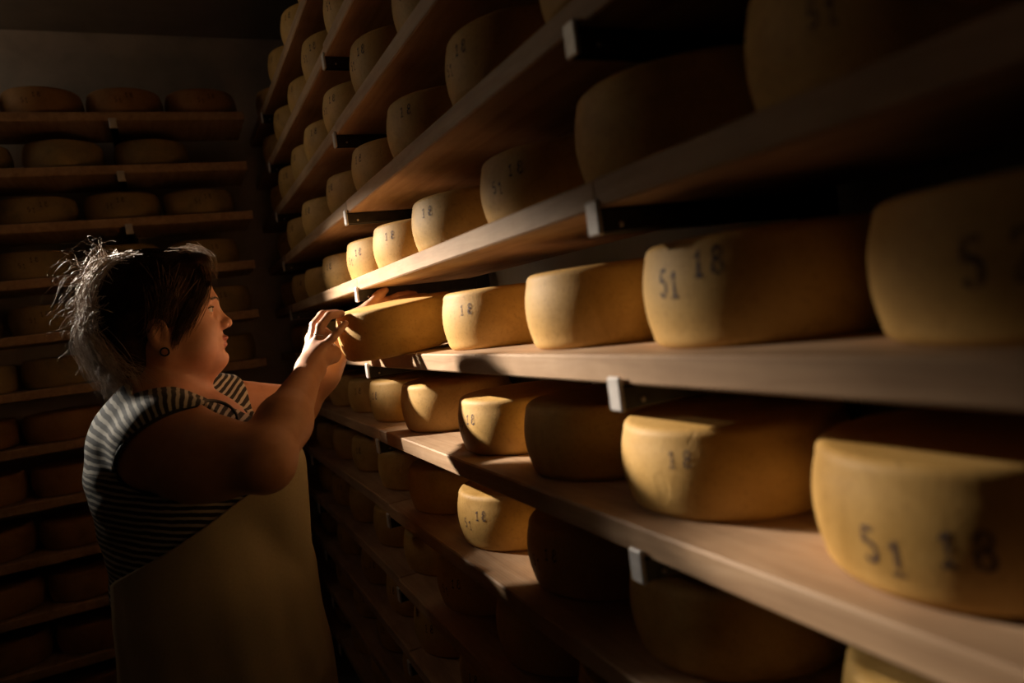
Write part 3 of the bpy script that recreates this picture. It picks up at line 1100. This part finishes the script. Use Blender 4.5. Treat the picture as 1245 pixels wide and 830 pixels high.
# ---- trousers and shoes under the apron
def trousers_sdf(P):
    Q = mirror(P)
    d = smin(ell(Q, (-.420, 0, .02), (.185, .215, .17)), cone(Q, (-.42, .10, -.02), (-.41, .105, -.30), .115, .078), .08)
    d = smin(d, cone(Q, (-.41, .105, -.30), (-.43, .11, -.64), .074, .060), .03) - f32(.003)
    d = np.maximum(d, P[..., 2] - f32(.12))
    return np.maximum(d, f32(-.64) - P[..., 2])
v, f = nets(trousers_sdf, (-.64, .66, -.66), (-.20, 1.20, .14), 0.008)
np_mesh('trousers', ploc(v), f, M['trousers'], person)
for sgn in (-1, 1):
    def shoe(P, s=sgn):
        d = cone(P, (-.450, YH + s * .11, -.650), (-.31, YH + s * .125, -.660), .046, .040)
        d = smin(d, cone(P, (-.445, YH + s * .11, -.65), (-.44, YH + s * .11, -.60), .046, .050), .03)
        return np.maximum(d, f32(-.699) - P[..., 2])
    v, f = nets(shoe, (-.53, YH + sgn * .11 - .08, -.71), (-.24, YH + sgn * .11 + .10, -.54), 0.006)
    np_mesh('shoe', ploc(v), f, M['shoe'], person)

# ---- ring, earring
def torus(c, nrm, R, r, seg=24):
    nrm = Vector(nrm).normalized()
    q = nrm.to_track_quat('Z', 'Y')
    pts = [np.array(Vector(c) + q @ Vector((R * math.cos(a), R * math.sin(a), 0))) for a in np.linspace(0, 2 * math.pi, seg, endpoint=False)]
    return tube(pts, r, 6, True)
a0, a1 = np.array(RH['r'][0]), np.array(RH['r'][1])
v, f = torus(a0 * .55 + a1 * .45, a1 - a0, .0104, .0012)
mesh_obj('finger_ring', ploc(v), f, M['ring'], person)
v, f = torus((-.442, YH - .084, .700), (0, 1, .1), .0075, .0016)
mesh_obj('earring', ploc(v), f, M['earring'], person)

# ---- hair
def hair_cap(P):
    Q = mirror(P)
    d = ell(Q, (-.446, 0, .800), (.106, .0875, .0985))
    d = smin(d, ell(Q, (-.500, 0, .775), (.058, .064, .075)), .03)
    d = smin(d, ell(Q, (-.365, .006, .866), (.036, .05, .024)), .02)
    d = smin(d, ell(Q, (-.500, .02, .70), (.040, .052, .060)), .03)
    # hairline: forehead, temple, ear, nape
    x = P[..., 0]; z = P[..., 2]
    front = x - np.interp(z, [.62, .70, .718, .74, .77, .80, .83, .85, .90], [-.475, -.462, -.425, -.407, -.396, -.377, -.350, -.318, -.30]).astype(f32)
    d = smax(d, front, .008)
    d = smax(d, np.interp(x, [-.56, -.48, -.455, -.43], [.640, .655, .70, .71]).astype(f32) - z, .01)
    ear = ell(Q, (-.447, .085, .722), (.018, .03, .023))
    d = smax(d, -ear, .005)
    return d
v, f = nets(hair_cap, (-.58, .81, .66), (-.30, 1.05, .92), 0.0028)
np_mesh('hair', ploc(v), f, M['hair_cap'], person)

def strands(paths, r0):
    """3-sided tapering tubes for many strands at once: paths (N, K, 3)"""
    N, K, _ = paths.shape
    T = np.gradient(paths, axis=1)
    T /= np.linalg.norm(T, axis=2, keepdims=True) + 1e-9
    up = np.array([.3, .2, .93])
    A_ = np.cross(T, up); A_ /= np.linalg.norm(A_, axis=2, keepdims=True) + 1e-9
    B_ = np.cross(T, A_)
    tp = np.linspace(1, .25, K)[None, :, None]
    r = (r0 * rng.uniform(.7, 1.3, N))[:, None, None] * tp
    V = np.stack([paths + r * (math.cos(w) * A_ + math.sin(w) * B_) for w in (0, 2.094, 4.189)], 2).reshape(-1, 3)
    n_ = np.arange(N)[:, None, None] * K * 3
    k_ = np.arange(K - 1)[None, :, None] * 3
    s_ = np.arange(3)[None, None, :]
    s2 = (s_ + 1) % 3
    F = np.stack([n_ + k_ + s_, n_ + k_ + s2, n_ + k_ + 3 + s2, n_ + k_ + 3 + s_], -1).reshape(-1, 4)
    return V, F

def bez(p0, p1, p2, p3, K):
    t = np.linspace(0, 1, K)[None, :, None]
    return ((1 - t) ** 3) * p0[:, None] + 3 * t * (1 - t) ** 2 * p1[:, None] + 3 * t * t * (1 - t) * p2[:, None] + t ** 3 * p3[:, None]

def wob(paths, amp):
    N, K, _ = paths.shape
    ph = rng.uniform(0, 6.3, (N, 1, 3)); fr = rng.uniform(3, 9, (N, 1, 3))
    t = np.linspace(0, 1, K)[None, :, None]
    return paths + amp * t * np.sin(fr * t + ph)

def drape(paths, fn, off):
    Q_ = paths.copy()
    c = np.array((-.445, YH, .79))
    for _ in range(8):
        g = fn(Q_.reshape(-1, 3).astype(f32)).reshape(Q_.shape[:2])
        d = Q_ - c
        d /= np.linalg.norm(d, axis=2, keepdims=True) + 1e-9
        Q_ = Q_ + d * (off - g)[..., None] * .9
    return Q_
def skull(P):
    Q = mirror(P)
    d = ell(Q, (-.446, 0, .800), (.108, .0895, .1005))
    d = smin(d, ell(Q, (-.500, 0, .775), (.060, .066, .077)), .03)
    return smin(d, head_sdf(P), .012)

# combed strands from the parting back over the crown
N = 900
a = rng.uniform(0, 1, N); sgn = np.where(rng.random(N) < .5, -1, 1)
p0 = np.stack([-.355 - .10 * a, YH + sgn * rng.uniform(.0, .03, N), np.full(N, .905)], 1)
p3 = np.stack([-.545 + rng.normal(0, .008, N), YH + sgn * rng.uniform(0, .04, N), .80 - .075 * rng.random(N)], 1)
lat = rng.uniform(.03, .10, N)
p1 = p0 + np.stack([-.03 + 0 * a, sgn * lat * .8, -.01 - lat * .3], 1)
p2 = np.stack([-.49 + 0 * a, YH + sgn * lat, .86 - lat * 1.0], 1)
paths = drape(bez(p0, p1, p2, p3, 12), hair_cap if False else skull, .0015 + 0.003 * rng.random((N, 1)))
v, f = strands(paths, .0009)
np_mesh('combed_hair', ploc(v), f, M['hair_cap'], person)['kind'] = 'stuff'

# fringe swept to the side, hanging past the temple to the ear
N = 420
sgn = np.where(rng.random(N) < .72, -1, 1)
a = rng.random(N)
p0 = np.stack([-.375 - .035 * rng.random(N), YH + rng.uniform(-.03, .03, N), np.full(N, .900)], 1)
p1 = np.stack([-.325 + .012 * rng.random(N), YH + sgn * rng.uniform(.0, .05, N), .905 - .012 * rng.random(N)], 1)
p2 = np.stack([-.328 - .055 * a, YH + sgn * (.062 + .022 * rng.random(N)), .825 - .02 * rng.random(N)], 1)
p3 = np.stack([-.385 - .045 * a, YH + sgn * (.080 + .006 * rng.random(N)), .755 - .045 * a + rng.normal(0, .008, N)], 1)
paths = bez(p0, p1, p2, p3, 16)
g = skull(paths.reshape(-1, 3).astype(f32)).reshape(paths.shape[:2])
dv = paths - np.array((-.445, YH, .79)); dv /= np.linalg.norm(dv, axis=2, keepdims=True)
paths = paths + dv * np.where(g < .003, .003 - g, np.where(g > .016, .016 - g, 0))[..., None]
paths = wob(paths, .0025)
v, f = strands(paths, .0010)
np_mesh('fringe', ploc(v), f, M['hair'], person)['kind'] = 'stuff'

# forelock coloured as if lit, curling off the front of the fringe
N = 46
p0 = np.stack([-.385 + rng.normal(0, .012, N), YH + rng.normal(-.01, .03, N), .899 + rng.normal(0, .004, N)], 1)
p1 = np.stack([-.350 + rng.normal(0, .006, N), YH + rng.normal(-.015, .03, N), .902 + rng.normal(0, .004, N)], 1)
p2 = np.stack([-.329 + rng.normal(0, .006, N), YH + rng.normal(-.025, .025, N), .880 + rng.normal(0, .008, N)], 1)
p3 = np.stack([-.330 + rng.normal(0, .006, N), YH + rng.normal(-.04, .022, N), .842 + rng.normal(0, .010, N)], 1)
v, f = strands(wob(bez(p0, p1, p2, p3, 14), .004), .0006)
np_mesh('forelock', ploc(v), f, M['hair_rimlit'], person)['kind'] = 'stuff'

# side hair over the top of the ears
N = 130
sgn = np.where(rng.random(N) < .5, -1, 1)
p0 = np.stack([-.425 + rng.normal(0, .022, N), YH + sgn * .075, .845 + rng.normal(0, .012, N)], 1)
p3 = np.stack([-.452 + rng.normal(0, .014, N), YH + sgn * (.092 + .004 * rng.random(N)), .742 + rng.normal(0, .010, N)], 1)
p1 = p0 * .66 + p3 * .34 + np.stack([.012 + 0 * p0[:, 0], sgn * .018, .01 + 0 * p0[:, 0]], 1)
p2 = p0 * .30 + p3 * .70 + np.stack([.014 + 0 * p0[:, 0], sgn * .010, 0 * p0[:, 0]], 1)
paths = wob(bez(p0, p1, p2, p3, 12), .002)
g = skull(paths.reshape(-1, 3).astype(f32)).reshape(paths.shape[:2])
paths[..., 1] += np.where(g < .002, .002 - g, 0) * sgn[:, None]
v, f = strands(paths, .0009)
np_mesh('side_hair', ploc(v), f, M['hair'], person)['kind'] = 'stuff'

# loose tied-up hair at the back of the head
N = 700
a = rng.random(N)
p0 = np.stack([-.475 + rng.normal(0, .012, N), YH + rng.normal(0, .035, N), .883 + rng.normal(0, .006, N)], 1)
p1 = np.stack([-.515 - .03 * rng.random(N), YH + rng.normal(-.006, .05, N), .903 + rng.normal(0, .009, N)], 1)
p2 = np.stack([-.570 + rng.normal(0, .016, N), YH + rng.normal(-.012, .062, N), .84 - .05 * a + rng.normal(0, .01, N)], 1)
p3 = np.stack([-.548 + rng.normal(0, .014, N), YH + rng.normal(0, .040, N), .785 - .03 * a], 1)
P1 = wob(bez(p0, p1, p2, p3, 12), .009)
N2 = 950
a = rng.random(N2)
p0 = np.stack([-.540 + rng.normal(0, .010, N2), YH + rng.normal(0, .035, N2), .800 + rng.normal(0, .012, N2)], 1)
p1 = np.stack([-.588 + rng.normal(0, .014, N2), YH + rng.normal(0, .042, N2), .765 + rng.normal(0, .015, N2)], 1)
p2 = np.stack([-.574 + .04 * a + rng.normal(0, .016, N2), YH - .012 + rng.normal(-.03, .045, N2) * (.6 + a), .715 + rng.normal(0, .015, N2)], 1)
p3 = np.stack([-.550 + .070 * a + rng.normal(0, .012, N2), YH - .015 - .045 * a + rng.normal(0, .035, N2), .636 + .035 * rng.random(N2) + rng.normal(0, .008, N2)], 1)
P2 = wob(bez(p0, p1, p2, p3, 12), .011)
N3 = 190     # flyaways
ang = rng.uniform(-.2, 2.2, N3)
p0 = np.stack([-.525 + rng.normal(0, .012, N3), YH + rng.normal(0, .04, N3), .80 + .06 * np.cos(ang) + rng.normal(0, .02, N3)], 1)
dirn = np.stack([-np.abs(np.sin(ang)), rng.normal(0, .3, N3), np.cos(ang)], 1)
L = rng.uniform(.035, .075, N3)[:, None]
P3 = wob(bez(p0, p0 + dirn * L * .5, p0 + dirn * L + np.array((0, 0, -.005)), p0 + dirn * L * .9 + np.array((-.014, 0, -.030)) + rng.normal(0, .016, (N3, 3)), 12), .010)
paths = np.concatenate([P1, P2, P3])
g = skull(paths.reshape(-1, 3).astype(f32)).reshape(paths.shape[:2])
paths = paths + np.where(g < .002, .002 - g, 0)[..., None] * np.array((-1, 0, .1))
v, f = strands(paths, .00075)
lh = np_mesh('loose_hair', ploc(v), f, M['hair_rimlit'], person)
lh['kind'] = 'stuff'
lh['label'] = 'untidy tied-up hair catching the light'
